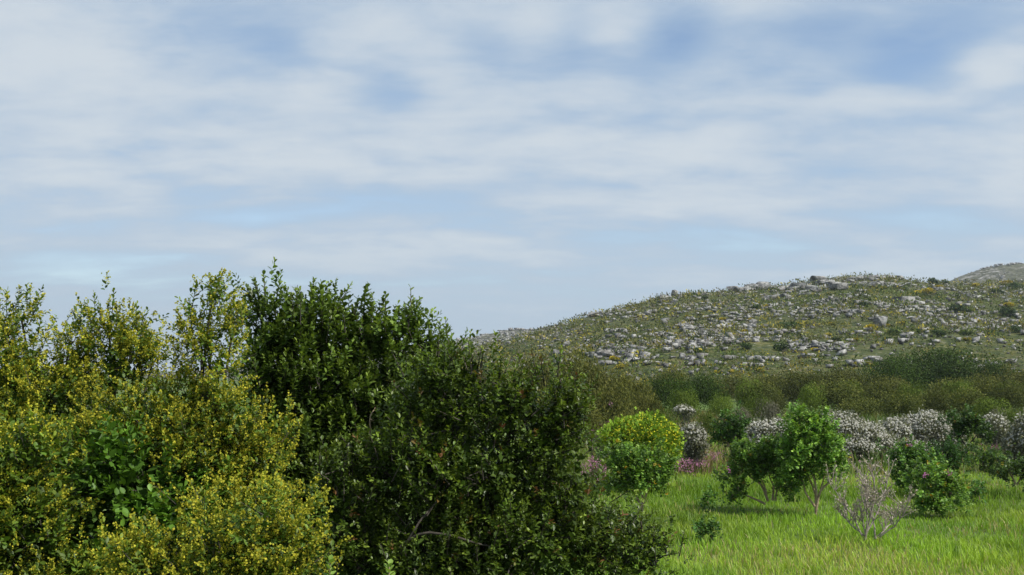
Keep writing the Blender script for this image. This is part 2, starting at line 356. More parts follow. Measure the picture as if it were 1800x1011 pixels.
def shrub(name, label, cat, lobes, base, leaf, per_m2, per_clump, clump_r, c_old, c_new, mat, n_leaf=14, L=.14, up=.55, red=0.0,
          flowers=None, tips=None, tip_len=.25, group=None, n_proto=4, stems=5, bark='bark', width=1.0, tint_rng=(.65, 1.35), big_leaves=0, tmpl=(LEAF_V, LEAF_Q),
          newp=2.0, shell=(0.62, 1.0), stem_r=.02, parts_label=None, spread=.35, a0=75, bump=.14, spread_base=.12, fill=7000, shrink=0.0, spike=.05):
    base = np.asarray(base, float); root = thing(name, base, label, cat, group)
    for lb in lobes: lb.r = np.maximum(lb.r - shrink, lb.r * .5)
    P, D = lobe_points(lobes, per_m2, shell, bump=bump)
    nC = len(P); k = rng.poisson(per_clump, nC).clip(1)
    idx = np.repeat(np.arange(nC), k); n = len(idx)
    pos = P[idx] + rng.normal(size=(n, 3)) * clump_r
    upv = np.array([0, 0, 1.])
    dirs = norm(D[idx] * (1 - up) + upv * up + rng.normal(size=(n, 3)) * spread)
    pos[:, 2] += spike * rng.random(n) ** 3 * np.clip(D[idx][:, 2] * 2, 0, 1) * 2.2
    tint = rng.uniform(*tint_rng, nC)[idx] * rng.uniform(.85, 1.15, n); sc = rng.uniform(.75, 1.3, n)
    mb = MB(); which = rng.integers(0, n_proto, n)
    protos = [shoot_proto(n_leaf, L, leaf, a0=a0, seed=i + len(name)) for i in range(n_proto)]
    for i in range(n_proto):
        s = which == i
        if s.any(): shoots_mesh(mb, pos[s] - base, dirs[s], protos[i], c_old, c_new, tint[s], sc[s], tmpl, width, red=red, newp=newp)
    # leaves deeper inside the crown
    for lb in lobes:
        vol = 4.19 * np.prod(lb.r); m = int(min(2600, vol * fill)); d = rand_unit(m) * (rng.random((m, 1)) ** .45) * .86
        p = lb.c + d * lb.r; p = p[p[:, 2] > .05]; m = len(p)
        V, Q, C = place(DIA_V, DIA_Q, p - base, norm(rng.normal(size=(m, 3)) + np.array([0, 0, .4])), leaf * 1.6 * rng.uniform(.8, 1.3, m), np.array([c_old]) * rng.uniform(.7, 1.2, (m, 1)), rng.uniform(-1, 1, m), width * 1.3)
        mb.add(V, Q, C)
    # twigs that carry the clumps, and limbs that carry the twigs
    tw = MB(); cents = np.array([l.c for l in lobes])
    for i in range(0, nC, 3):
        c = cents[np.argmin(((cents - P[i]) ** 2).sum(1))]
        a = c + (P[i] - c) * .25; a[2] -= .12 * np.linalg.norm(P[i] - c)
        tw.tube(limb_curve(a - base, P[i] - base, -.06, .12, 4), np.linspace(stem_r * .35, stem_r * .12, 4), (1, 1, 1), 4)
    for i in range(0, n, 5):
        e = pos[i] + dirs[i] * L * sc[i] * .95
        tw.tube(np.array([pos[i] - dirs[i] * .04 - base, e - base]), [stem_r * .14, stem_r * .07], (1, 1, 1), 3)
    o = obj('twigs', tw.mesh('twigs', M[bark]), root, kind='stuff')
    for q, lb in enumerate(lobes):
        st = base + np.array([rng.normal() * spread_base, rng.normal() * spread_base, -.05])
        lm = MB(); c = limb_curve(st - base, lb.c - base, rng.uniform(-.03, .08), .12, 9)
        lm.tube(c, np.linspace(stem_r * rng.uniform(.9, 1.3), stem_r * .35, 9), (1, 1, 1), 7)
        obj('limb', lm.mesh('limb', M[bark], True), root)
    if flowers:
        fm = MB(); nf, fs, fL, fr, fc1, fc2, frac = flowers
        sel = np.nonzero(rng.random(n) < frac)[0]; nn = len(sel)
        t = rng.random((nn, nf)); dd = dirs[sel][:, None]
        pp = pos[sel][:, None] + dd * (L * .45 + fL * t[..., None]) * sc[sel][:, None, None] + rng.normal(size=(nn, nf, 3)) * (fr * (1.15 - t[..., None]))
        cc = np.array(fc1) + (np.array(fc2) - np.array(fc1)) * rng.random((nn, nf, 1)); cc = cc * (tint[sel][:, None, None] * .5 + .5) * rng.uniform(.75, 1.2, (nn, nf, 1))
        dv = norm(dd + rng.normal(size=(nn, nf, 3)) * .8)
        V, Q, C = place(DIA_V, DIA_Q, (pp - base).reshape(-1, 3), dv.reshape(-1, 3), fs * rng.uniform(.7, 1.3, nn * nf), cc.reshape(-1, 3), rng.uniform(0, 6.28, nn * nf), 1.7)
        fm.add(V, Q, C); obj('flowers', fm.mesh('flowers', M['flower']), root, kind='stuff')
    # tall outer shoots against the sky: leaf by leaf
    if tips:
        lv = [place(LEAF_V, LEAF_Q, np.zeros((1, 3)), np.array([[1., 0, 0]]), [1.0], np.array([c]), np.zeros(1), width) for c in
              (np.array(c_old) * 1.15, np.array(c_old) * .5 + np.array(c_new) * .5, np.array(c_new))]
        lme = [mesh_from('leaf', v, q_, c, M[mat]) for v, q_, c in lv]
        from mathutils import Matrix
        for (px, py, Y, tl) in tips:
            e = at(px, py, Y); ln = tl * Y / F; lean = rng.normal(size=3) * .14; lean[2] = 0
            b0 = e - np.array([0, 0, 1.]) * ln + lean * ln
            cv = limb_curve(b0 - base, e - base, 0, .05, 6); sm = MB(); sm.tube(cv, np.linspace(stem_r * .22, stem_r * .08, 6), (1, 1, 1), 4)
            so = obj('shoot', sm.mesh('shoot', M[bark], True), root)
            m = int(np.clip(ln / leaf * 2.6, 8, 17)); p, d, s, t = shoot_proto(m, 1, leaf, 70, 28, seed=int(px), base=.08)
            ax = norm((e - b0)[None]); Fm = frames(ax, np.array([rng.uniform(0, 6)]))[0]
            for j in range(m):
                q0 = np.array([np.interp(t[j], np.linspace(0, 1, 6), cv[:, z]) for z in range(3)])
                fr = frames((d[j] @ Fm)[None], rng.uniform(-.5, .5, 1))[0] * s[j] * 1.3
                lo = obj('leaf', lme[0 if t[j] < .45 else (1 if t[j] < .8 else 2)], so)
                lo.matrix_local = Matrix([[fr[0, r], fr[1, r], fr[2, r], q0[r]] for r in range(3)] + [[0, 0, 0, 1]])
    obj('foliage', mb.mesh('foliage', M[mat]), root, kind='stuff')
    return root

# ---------------------------------------------------------------- foreground shrubs
def lob(Y, *a): return [Lobe(*l[:4], l[4] if len(l) > 4 else Y) for l in a]
YEL1, YEL2 = (.52, .46, .04), (.37, .40, .045)
LO, LN = (.07, .13, .016), (.20, .26, .03)
YEL = dict(leaf=.027, per_m2=78, per_clump=12, clump_r=.05, c_old=LO, c_new=LN, mat='leaf', n_leaf=9, L=.085, flowers=(35, .0102, .08, .0125, YEL1, YEL2, .68), stem_r=.016, spread=.3, bump=.2, shrink=.07, spike=.015)
def under(px, Y): p = at(px, 800, Y); p[2] = 0; return p
shrub('yellow_flowering_shrub', 'yellow flowering shrub at the far left with spiky tops against the sky', 'shrub',
      lob(5.7, (20, 640, 80, 90), (38, 562, 24, 42), (195, 650, 95, 75), (192, 572, 34, 38), (240, 590, 16, 34), (272, 622, 46, 42), (122, 606, 36, 32), (110, 730, 130, 110), (60, 800, 100, 110)),
      under(110, 5.7), group='yellow flowering shrubs', tips=[(165, 515, 5.7, 40), (200, 512, 5.7, 40), (240, 535, 5.7, 45), (12, 512, 5.7, 40), (47, 502, 5.7, 40), (72, 560, 5.7, 30), (140, 556, 5.7, 30)], **YEL)
shrub('yellow_flowering_shrub', 'yellow flowering shrub with a tall narrow spire next to the dark green shrub', 'shrub',
      lob(5.2, (370, 540, 26, 38), (354, 590, 28, 50), (408, 588, 24, 36), (372, 610, 44, 40), (385, 650, 62, 50), (300, 740, 100, 80), (400, 745, 90, 75), (478, 775, 36, 42), (210, 760, 80, 70), (330, 820, 120, 80), (430, 840, 80, 70), (400, 900, 110, 70)),
      under(350, 5.2), group='yellow flowering shrubs', tips=[(333, 530, 5.2, 60), (345, 498, 5.2, 60), (412, 535, 5.2, 50), (425, 545, 5.2, 40), (368, 484, 5.2, 30)], **YEL)
shrub('yellow_flowering_shrub', 'low yellow flowering shrub nearest the camera at the bottom centre left', 'shrub',
      lob(4.3, (430, 945, 120, 70), (500, 985, 70, 70), (290, 1000, 80, 45), (380, 1060, 160, 90)), under(400, 4.4), group='yellow flowering shrubs', **{**YEL, 'shrink': .035})
shrub('yellow_flowering_shrub', 'yellow flowering shrub in the bottom left corner mixed with broad green leaves', 'shrub',
      lob(4.7, (30, 830, 90, 80), (40, 930, 90, 80), (90, 1020, 90, 60), (-60, 960, 100, 130), (60, 1080, 130, 100)), under(20, 4.8), group='yellow flowering shrubs',
      **{**YEL, 'shrink': .03, 'leaf': .034, 'flowers': (36, .0095, .075, .0125, YEL1, YEL2, .45)})
shrub('green_shrub', 'broad leaved bright green shrub sunk between the yellow flowering shrubs', 'shrub',
      lob(5.0, (250, 850, 80, 60), (170, 890, 60, 55), (300, 900, 60, 60), (230, 960, 70, 60), (170, 1010, 90, 70), (260, 1050, 110, 80)), under(230, 5.1), .042, 70, 6, .06, (.065, .14, .016), (.13, .25, .028), 'leaf', n_leaf=10, L=.11, stem_r=.016, width=1.2)
T = [(463, 480, 50), (452, 505, 40), (492, 492, 50), (430, 525, 40), (415, 538, 35), (527, 508, 40), (548, 510, 40), (578, 522, 40), (600, 518, 36), (628, 528, 30), (642, 506, 50), (660, 540, 34), (678, 518, 48),
     (700, 548, 40), (722, 506, 60), (714, 540, 40), (752, 568, 46), (783, 563, 50)]
shrub('dark_green_shrub', 'tall dark green shrub with upright leafy shoots standing against the sky', 'shrub',
      lob(6.4, (478, 594, 56, 68), (555, 594, 58, 66), (635, 594, 58, 64), (700, 608, 46, 58), (766, 655, 44, 46), (470, 680, 70, 80), (560, 700, 100, 90), (670, 710, 110, 90), (600, 820, 150, 110), (750, 790, 90, 110), (470, 840, 90, 110), (540, 940, 130, 100)),
      under(600, 6.4), .035, 72, 10, .055, (.055, .098, .017), (.17, .235, .038), 'glossy', n_leaf=13, L=.115, width=1.2, bump=.2, up=.75, tips=[(a, b, 6.4, c * 1.35) for a, b, c in T], stem_r=.028, spread=.24, spike=.03, shrink=.045)
T = [(830, 622, 30), (771, 598, 30), (850, 616, 30), (905, 640, 30), (945, 645, 30), (985, 655, 30), (1166, 935, 34), (1150, 925, 30), (1124, 905, 30), (1012, 700, 30), (1040, 760, 30), (880, 640, 26)]
shrub('dark_glossy_shrub', 'dark glossy small leaved shrub with reddish tips beside the bright grass', 'shrub',
      lob(5.5, (800, 710, 90, 90), (900, 720, 90, 75), (965, 760, 72, 90), (1000, 860, 60, 100), (860, 830, 130, 100), (740, 830, 110, 100), (1060, 960, 85, 75), (1100, 985, 60, 56), (1125, 965, 42, 40), (1145, 990, 44, 40), (930, 950, 150, 110), (780, 1000, 170, 120), (600, 900, 70, 90), (620, 1010, 90, 80)),
      under(720, 5.7), .028, 76, 10, .055, (.048, .085, .014), (.17, .23, .03), 'glossy', n_leaf=13, L=.11, width=1.1, shrink=.065, red=.05, bump=.2, tips=[(a, b, 5.4, c) for a, b, c in T], stem_r=.03)


def bare_limbs(root, Y, paths, r, mat):
    b = np.array(root.location)
    for path in paths:
        p = np.array([at(x, y, Y + dy) - b for x, y, dy in path]); t = np.linspace(0, 1, len(p)); tt = np.linspace(0, 1, 12)
        c = np.stack([np.interp(tt, t, p[:, k]) for k in range(3)], -1); c[1:-1] = (c[:-2] + 2 * c[1:-1] + c[2:]) / 4
        c += np.cumsum(rng.normal(size=c.shape), 0) * .004
        m = MB(); m.tube(c, np.linspace(r, r * .3, 12), (1, 1, 1), 7); obj('limb', m.mesh('limb', M[mat], True), root)
gl = bpy.data.objects['dark_glossy_shrub']; dk = bpy.data.objects['dark_green_shrub']
bare_limbs(gl, 5.2, [[(672, 1060, .3), (690, 990, .1), (712, 945, 0), (738, 905, .02), (775, 870, .15), (800, 830, .3)], [(700, 965, .05), (730, 938, 0), (780, 942, -.03), (830, 962, -.05), (880, 968, .1), (930, 940, .3)]], .009, 'bark')
bare_limbs(dk, 5.55, [[(645, 790, .2), (652, 765, .02), (650, 735, 0), (662, 718, .02)], [(650, 740, 0), (660, 730, .03)]], .007, 'pale_bark')
def sapling(label, px, top, Y, seed):
    from mathutils import Matrix
    r = np.random.default_rng(seed); b = under(px, Y); root = thing('sapling', b, label, 'plant', 'broad leaved saplings')
    e = at(px, top, Y) - b; m = MB(); c = limb_curve(np.array([.05, .05, -.03]), e, 0, .03, 10); m.tube(c, np.linspace(.010, .003, 10), (1, 1, 1), 6); obj('stem', m.mesh('stem', M['pale_bark'], True), root)
    lm = []
    for cc in ((.09, .20, .03), (.15, .27, .045), (.21, .32, .06)):
        v, q, k = place(LEAF_V, LEAF_Q, np.zeros((1, 3)), np.array([[1., 0, 0]]), [1.0], np.array([cc]), np.zeros(1), 1.35); lm.append(mesh_from('leaf', v, q, k, M['leaf']))
    for j in range(34):
        t = 1 - .12 * (1 - j / 33) ; z = np.array([np.interp(t, np.linspace(0, 1, 10), c[:, k]) for k in range(3)])
        ph = j * 2.4; an = math.radians(85 - 50 * (j / 33)); d = np.array([math.cos(ph) * math.sin(an), math.sin(ph) * math.sin(an), math.cos(an)]) + r.normal(size=3) * .1
        fr = frames(d[None], r.uniform(-.3, .3, 1))[0] * .045 * r.uniform(.8, 1.15) * (1 - .35 * (j / 33) ** 3)
        lo = obj('leaf', lm[min(2, j // 12)], root); lo.matrix_local = Matrix([[fr[0, k], fr[1, k], fr[2, k], z[k]] for k in range(3)] + [[0, 0, 0, 1]])
sapling('fresh green sapling tip beside the low yellow shrub at the bottom edge', 580, 985, 3.85, 1)
sapling('fresh green sapling tip in front of the dark glossy shrub at the bottom edge', 684, 992, 3.9, 2)
# ---------------------------------------------------------------- rocks
def rock_mesh(seed, sub=2, flat=.6, blocky=True):
    """an angular block: hull of points strewn near the faces of a box, bedded flat"""
    r = np.random.default_rng(seed); bm = bmesh.new(); n = {1: 9, 2: 14, 3: 22}[sub]
    P = r.uniform(-1, 1, (n, 3)); ax = r.integers(0, 3, n); P[np.arange(n), ax] = np.sign(P[np.arange(n), ax]) * r.uniform(.75, 1, n)
    P *= np.array([1, r.uniform(.6, .9), flat * r.uniform(.8, 1.2)]); P[:, 0] += P[:, 2] * r.uniform(-.3, .3)
    for p in P: bm.verts.new(p)
    h = bmesh.ops.convex_hull(bm, input=bm.verts[:]); bmesh.ops.delete(bm, geom=[v for v in bm.verts if not v.link_faces], context='VERTS')
    bmesh.ops.recalc_face_normals(bm, faces=bm.faces[:])
    me = bpy.data.meshes.new('rock'); bm.to_mesh(me); bm.free(); me.materials.append(M['rock']); return me
big_rocks = [rock_mesh(i, 3, .45) for i in range(8)]
slab_rocks = [rock_mesh(40 + i, 3, .24) for i in range(5)]
tall_rocks = [rock_mesh(60 + i, 3, .8) for i in range(4)]
def where(px, py):
    h = 'left shoulder' if px < 1150 else 'left half' if px < 1290 else 'middle' if px < 1440 else 'right half' if px < 1620 else 'far right'
    v = 'upper' if py < 535 else 'middle' if py < 585 else 'lower'
    return f'{v} slope, {h} of the hill'
def put_rock(px, py, wpx, meshes, label, group=None, sink=.25, hit=None):
    h = hit if hit is not None else hill_hit(px, py)
    if h is None: return None
    s = wpx * 1.12 / 2 * h[1] / F; me = random.choice(meshes)
    zs = me.vertices[0].co[2] if False else max(v.co[2] for v in me.vertices)
    o = obj('boulder', me, loc=(h[0], h[1], h[2] + zs * s * (1 - 2 * sink) * .5), label=label, category='rock')
    if group: o['group'] = group
    o.rotation_euler = (random.uniform(-.12, .12), random.uniform(-.12, .12), random.uniform(-.5, .5)); o.scale = (s, s, s)
    return o
put_rock(1546, 572, 24, tall_rocks, 'pale grey block standing alone in the middle of the rocky hillside', sink=.1)
put_rock(1616, 547, 15, big_rocks, 'bright pale squarish rock just below the layered grey ledge')
put_rock(1652, 546, 20, slab_rocks, 'thin pale slab lying right of the layered grey ledge')
for k, (x, y, w) in enumerate([(1588, 533, 34), (1585, 541, 18), (1601, 541, 20), (1616, 534, 22), (1566, 531, 18), (1558, 539, 14), (1624, 541, 16), (1596, 527, 22), (1577, 549, 20), (1596, 549, 22)]):
    put_rock(x, y, w, slab_rocks if k % 3 else big_rocks, 'grey slab of the layered rock ledge below the hilltop', 'slabs of the layered ledge')
N_RIDGE = 0
for (x0, y0, x1, y1, n, w0, w1, ms) in [
        (1282, 512, 1345, 507, 13, 10, 17, big_rocks), (1345, 508, 1400, 511, 9, 10, 16, big_rocks), (1402, 508, 1440, 513, 10, 12, 22, big_rocks), (1440, 500, 1482, 506, 8, 12, 22, big_rocks),
        (1408, 518, 1434, 520, 5, 12, 18, slab_rocks), (1484, 494, 1530, 491, 13, 6, 11, big_rocks), (1530, 490, 1582, 493, 11, 8, 14, big_rocks), (1502, 503, 1590, 503, 13, 10, 20, slab_rocks),
        (1355, 528, 1380, 524, 5, 12, 18, big_rocks), (1160, 525, 1176, 523, 3, 9, 14, big_rocks), (1186, 518, 1200, 517, 2, 9, 12, tall_rocks), (1040, 556, 1090, 549, 8, 10, 20, slab_rocks)]:
    for i in range(n):
        t = (i + random.uniform(-.3, .3)) / max(1, n - 1)
        put_rock(x0 + (x1 - x0) * t, y0 + (y1 - y0) * t + random.uniform(-2, 3.5), random.uniform(w0, w1) * 1.3, ms, 'grey boulder in the crest outcrop at the ' + ('left end of the ridge' if x1 < 1250 else 'flat left ridge' if x1 < 1405 else 'step below the summit' if x1 < 1485 and y0 > 495 else 'summit'), 'boulders along the crest', -.3)
clusters = [(1350, 548, 40, 8, 14), (1240, 575, 55, 10, 18), (1215, 582, 30, 6, 8), (1290, 565, 30, 10, 10), (1100, 622, 46, 9, 18), (1070, 612, 24, 6, 8), (1205, 607, 46, 8, 18), (1180, 610, 20, 6, 6), (1260, 600, 40, 10, 10), (1405, 612, 28, 6, 12), (1465, 613, 30, 6, 12),
            (1430, 553, 50, 7, 14), (1320, 580, 36, 9, 10), (1500, 548, 30, 8, 10), (1380, 590, 30, 6, 8), (1540, 590, 60, 20, 10), (1650, 580, 60, 30, 12), (1740, 545, 60, 25, 14), (1770, 575, 40, 18, 8), (1700, 520, 50, 8, 7), (1120, 560, 60, 16, 10), (1180, 545, 50, 14, 8), (1010, 600, 40, 8, 6), (1300, 540, 60, 10, 10), (1660, 560, 40, 10, 6)]
cnt = 0
for (x, y, sx, sy, n) in clusters:
    for i in range(n):
        if cnt >= 205: break
        w = min(17, 4.2 / max(.05, random.random()) ** .52)
        row = random.choice([-1, -.4, .3, .9]); u = random.gauss(0, .6); qx, qy = x + u * sx, y + row * sy * .7 - u * sx * .12 + random.gauss(0, 1.2)
        if put_rock(qx, qy, w, big_rocks + slab_rocks[:2] + tall_rocks[:1], 'pale grey boulder in the scrub on the ' + where(x, y), 'boulders scattered over the hillside', .2) is not None: cnt += 1
# the countless smaller stones of the slope, one body
def stones(name, pts, sizes, subs=(0, 1, 2, 3, 4, 5)):
    vs, fs, off = [], [], 0; src = [rock_mesh(200 + i, 1, .5) for i in subs]
    tv = [np.array([v.co[:] for v in m.vertices]) for m in src]; tf = [np.array([p.vertices[:] for p in m.polygons]) for m in src]
    for p, s in zip(pts, sizes):
        k = random.randrange(len(src)); a = random.choice([0, math.pi]) + random.gauss(.15, .35); c, sn = math.cos(a), math.sin(a)
        v = tv[k] * s; v = np.stack([v[:, 0] * c - v[:, 1] * sn, v[:, 0] * sn + v[:, 1] * c, v[:, 2]], -1) + p
        vs.append(v); fs.append(tf[k] + off); off += len(v)
    me = bpy.data.meshes.new(name); Vv = np.vstack(vs).astype(np.float32); Ff = np.vstack(fs).astype(np.int32)
    me.vertices.add(len(Vv)); me.vertices.foreach_set('co', Vv.ravel()); me.loops.add(Ff.size); me.loops.foreach_set('vertex_index', Ff.ravel())
    me.polygons.add(len(Ff)); me.polygons.foreach_set('loop_start', np.arange(0, Ff.size, 3, dtype=np.int32)); me.polygons.foreach_set('loop_total', np.full(len(Ff), 3, np.int32))
    me.materials.append(M['rock']); me.update(calc_edges=True); return me
pts, szs = [], []
while len(pts) < 4300:
    y = random.uniform(100, 285); x = y * random.uniform(-.06, .62)
    if x > 170: continue
    z = float(hill_z(x, y))
    if z < 1.0: continue
    d = vnoise(np.array(x / 19), np.array(y / 24), 21) * .7 + vnoise(np.array(x / 4), np.array(y / 5), 22) * .4
    if d < .48 or random.random() > (d - .44) * 3.2: continue
    s = .12 / max(.14, random.random()) ** .9 * (y / 220) ** .5
    pts.append((x, y, z + s * .4)); szs.append(s)
for q in range(420):                              # broken ledges following the bedding of the slope
    y = random.uniform(105, 275); x = y * random.uniform(-.04, .58)
    if float(hill_z(x, y)) < 2 or vnoise(np.array(x / 17), np.array(y / 17), 77) < .38: continue
    for k in range(random.randint(3, 11)):
        x += random.uniform(.4, 1.7); y += random.gauss(.05, .25); z = float(hill_z(x, y)); s = random.uniform(.3, .95)
        if random.random() < .8: pts.append((x, y, z + s * .22)); szs.append(s)
for (x, y, sx, sy, n) in clusters:
    for i in range(n * 5):
        h = hill_hit(x + random.gauss(0, sx * .6), y + random.gauss(0, sy * .8))
        if h is not None:
            s = .16 / max(.15, random.random()) ** .8; pts.append((h[0], h[1], h[2] + s * .45)); szs.append(s)
obj('hillside_stones', stones('hillside_stones', pts, szs), kind='stuff', label='pale small stones littering the rocky hillside', category='stones')
for nm, zf, xr, yr, n, lab in (('far_stones', zfl, (-80, 120), (400, 570), 1600, 'pale stones on the low far hill left of the main hill'), ('far_stones', zfr, (260, 440), (520, 735), 2800, 'pale stones on the high far hill at the right edge')):
    p, s = [], []
    while len(p) < n:
        x, y = random.uniform(*xr), random.uniform(*yr)
        if vnoise(np.array(x / 20), np.array(y / 20), 31) < .45: continue
        k = .45 / max(.15, random.random()) ** .7; p.append((x, y, float(zf(np.array(x), np.array(y))) + k * .1)); s.append(k)
    obj(nm, stones(nm, p, s), kind='stuff', label=lab, category='stones')

# ---------------------------------------------------------------- scrub on the hill and the belt below it
def bush_mesh(name, n, shape, leaf, c0, c1, seed, up=.4, width=.7, top=None, topn=0, narrow=1.0, lumps=6, stem=False):
    """unit bush standing on z=0, about 2 wide: clumps of small leaves over a lumpy dome"""
    r = np.random.default_rng(seed); mb = MB()
    lc = norm(r.normal(size=(lumps, 3))) * np.array([.55, .55, .3]); lc[:, 2] = np.abs(lc[:, 2]) + .35; lr = r.uniform(.30, .52, lumps)
    k = r.integers(0, lumps, n); d = norm(r.normal(size=(n, 3))); f = .55 + .45 * r.random(n) ** .6
    p = lc[k] + d * (lr[k] * f)[:, None]; p[:, 2] = np.abs(p[:, 2])
    p = p * np.array(shape) / np.array([1, 1, 1]); dv = norm(d * (1 - up) + np.array([0, 0, up]) + r.normal(size=(n, 3)) * .4)
    w = r.random((n, 1)); lump_t = r.uniform(.7, 1.3, lumps)[k][:, None]
    c = (np.array(c0) * (1 - w) + np.array(c1) * w) * lump_t * r.uniform(.75, 1.25, (n, 1))
    V, Q, C = place(DIA_V, DIA_Q, p, dv, leaf * r.uniform(.6, 1.4, n), c, None, width, facing(d + np.array([0, 0, .25]) + r.normal(size=(n, 3)) * .42, r)); mb.add(V, Q, C)
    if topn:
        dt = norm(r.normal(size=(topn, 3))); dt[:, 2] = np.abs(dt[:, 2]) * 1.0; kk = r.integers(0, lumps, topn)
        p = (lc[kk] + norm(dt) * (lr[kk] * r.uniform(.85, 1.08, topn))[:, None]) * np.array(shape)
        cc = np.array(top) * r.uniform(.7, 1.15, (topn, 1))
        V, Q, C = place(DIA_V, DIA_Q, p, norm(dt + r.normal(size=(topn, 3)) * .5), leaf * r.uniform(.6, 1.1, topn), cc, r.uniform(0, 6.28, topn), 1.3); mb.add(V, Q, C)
    return mb.mesh(name, M['scrub'])
hb = {'dark': [bush_mesh('dark_hill_bush', 420, (1, 1, .8), .24, (.018, .038, .012), (.04, .07, .02), 300 + i) for i in range(4)],
      'yellow': [bush_mesh('yellow_hill_bush', 320, (1, 1, .8), .24, (.08, .085, .02), (.13, .12, .025), 320 + i, top=(.42, .34, .03), topn=300) for i in range(4)],
      'olive': [bush_mesh('olive_hill_bush', 300, (1, 1, .7), .26, (.05, .06, .022), (.10, .105, .04), 340 + i) for i in range(4)],
      'grey': [bush_mesh('grey_hill_bush', 300, (1, 1, .7), .26, (.07, .068, .055), (.13, .125, .10), 360 + i) for i in range(2)]}
def hill_bush(kind, px, py, wpx, label, group, hk=1.0):
    h = hill_hit(px, py)
    if h is None: return
    s = wpx * 1.3 / 2 * h[1] / F
    o = obj(kind[0], random.choice(kind[1]), loc=(h[0], h[1], h[2] - .1 * s), label=label, category='bush', group=group)
    o.scale = (s, s, s * hk); o.rotation_euler = (0, 0, random.uniform(0, 6.28))
dark = [(1639, 500, 22), (1660, 500, 16), (1682, 552, 34), (1705, 552, 18), (1390, 580, 34), (1376, 576, 20), (1245, 597, 24), (1178, 597, 20), (1220, 600, 22), (1516, 540, 20), (1576, 590, 28), (1648, 592, 26), (1414, 604, 20), (1378, 618, 30), (1752, 516, 22), (1786, 508, 26), (1770, 556, 30), (1160, 530, 12), (1240, 526, 12), (1590, 512, 14), (1330, 544, 18),
        (942, 592, 14), (1620, 586, 18), (1700, 590, 20), (1470, 600, 16), (1120, 578, 14), (1310, 615, 24), (1230, 622, 26), (1500, 520, 14), (1440, 575, 12), (1560, 600, 16), (1100, 602, 16), (1060, 570, 12), (1423, 495, 8), (1740, 590, 20), (1786, 585, 24)]
for x, y, w in dark: hill_bush(('dark_hill_bush', hb['dark']), x, y, w, 'dark green rounded bush among rocks on the ' + where(x, y), 'dark bushes on the hillside')
yel = [(1073, 608, 14), (1056, 612, 16), (1040, 613, 14), (1292, 594, 16), (1310, 586, 14), (1402, 573, 12), (1345, 540, 10), (1530, 582, 22), (1376, 510, 12), (1462, 572, 12), (1432, 618, 12), (1612, 520, 18), (1632, 517, 20), (1650, 508, 14), (1772, 540, 16), (1078, 636, 18), (1092, 648, 14), (1263, 658, 14), (1286, 657, 14), (1333, 655, 16), (1225, 656, 10), (1320, 565, 12), (1460, 545, 10), (1505, 600, 12), (1553, 508, 10), (1560, 575, 10), (1700, 600, 12), (1740, 500, 18), (1770, 502, 18), (1715, 505, 14), (1400, 603, 10), (1270, 565, 12), (1210, 560, 12), (1240, 535, 12), (1455, 590, 10), (1585, 570, 10)]
for x, y, w in yel: hill_bush(('yellow_hill_bush', hb['yellow']), x, y, w, 'yellow flowering bush among rocks on the ' + where(x, y), 'yellow bushes on the hillside', .9)
# the low scrub between the rocks: one mass nobody could count
def scrub_mass():
    mb = MB(); n = 10500; y = 90 + 195 * rng.random(n * 2) ** 1.15; x = y * rng.uniform(-.10, .62, n * 2); z = hill_z(x, y)
    k = (z > -.1) & (x < 175) & (vnoise(x / 6, y / 8, 44) + .35 * rng.random(n * 2) > .34); x, y, z = x[k][:n], y[k][:n], z[k][:n]; n = len(x)
    s = rng.uniform(.35, 1.0, n) ** 1.3 * 1.6 * (y / 200) ** .5; m = 15
    d = rand_unit(n * m).reshape(n, m, 3); d[..., 2] = np.abs(d[..., 2]); f = rng.random((n, m, 1)) ** .4
    P = np.stack([x, y, z], -1)[:, None] + d * f * s[:, None, None] * np.array([1, 1, .85])
    t = vnoise(x / 18, y / 22, 45); g = rng.random(n)
    base = np.where((g < .14)[:, None], np.array([.20, .165, .03]), np.where((g < .35)[:, None], np.array([.03, .05, .014]), np.where((t > .55)[:, None], np.array([.10, .105, .04]), np.array([.075, .095, .03]))))
    base = base * np.array([1.0, 1.03, .85]); base = np.where((g > .9)[:, None], np.array([.12, .105, .075]), base)
    C = 1.3 * base[:, None] * rng.uniform(.5, 1.45, (n, 1, 1)) * rng.uniform(.7, 1.3, (n, m, 1))
    V, Q, CC = place(DIA_V, DIA_Q, P.reshape(-1, 3), (d + rng.normal(size=d.shape) * .6).reshape(-1, 3), np.repeat(s * .34, m) * rng.uniform(.6, 1.4, n * m), C.reshape(-1, 3), rng.uniform(0, 6.28, n * m), .8)
    mb.add(V, Q, CC); obj('hillside_scrub', mb.mesh('hillside_scrub', M['scrub']), kind='stuff', label='low olive and yellow scrub covering the hillside between the rocks', category='scrub')
scrub_mass()
# belt at the foot of the hill
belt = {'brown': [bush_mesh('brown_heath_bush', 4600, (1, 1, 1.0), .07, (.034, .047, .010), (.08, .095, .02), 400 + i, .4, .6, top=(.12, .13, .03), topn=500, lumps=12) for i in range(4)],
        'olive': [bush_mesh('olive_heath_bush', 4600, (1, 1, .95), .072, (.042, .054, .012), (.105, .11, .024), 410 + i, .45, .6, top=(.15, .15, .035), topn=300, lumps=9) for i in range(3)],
        'dark': [bush_mesh('dark_green_bush', 9000, (1, 1, .8), .038, (.02, .046, .006), (.05, .086, .011), 420 + i, .2, 1.0, lumps=24) for i in range(3)],
        'green': [bush_mesh('green_bush', 4200, (1, 1, .9), .07, (.05, .085, .011), (.12, .165, .022), 430 + i, .35, .6, lumps=12) for i in range(3)],
        'grey': [bush_mesh('grey_bush', 2200, (1, 1, .85), .10, (.06, .06, .045), (.14, .135, .10), 440 + i, .6, .4, lumps=9) for i in range(2)]}
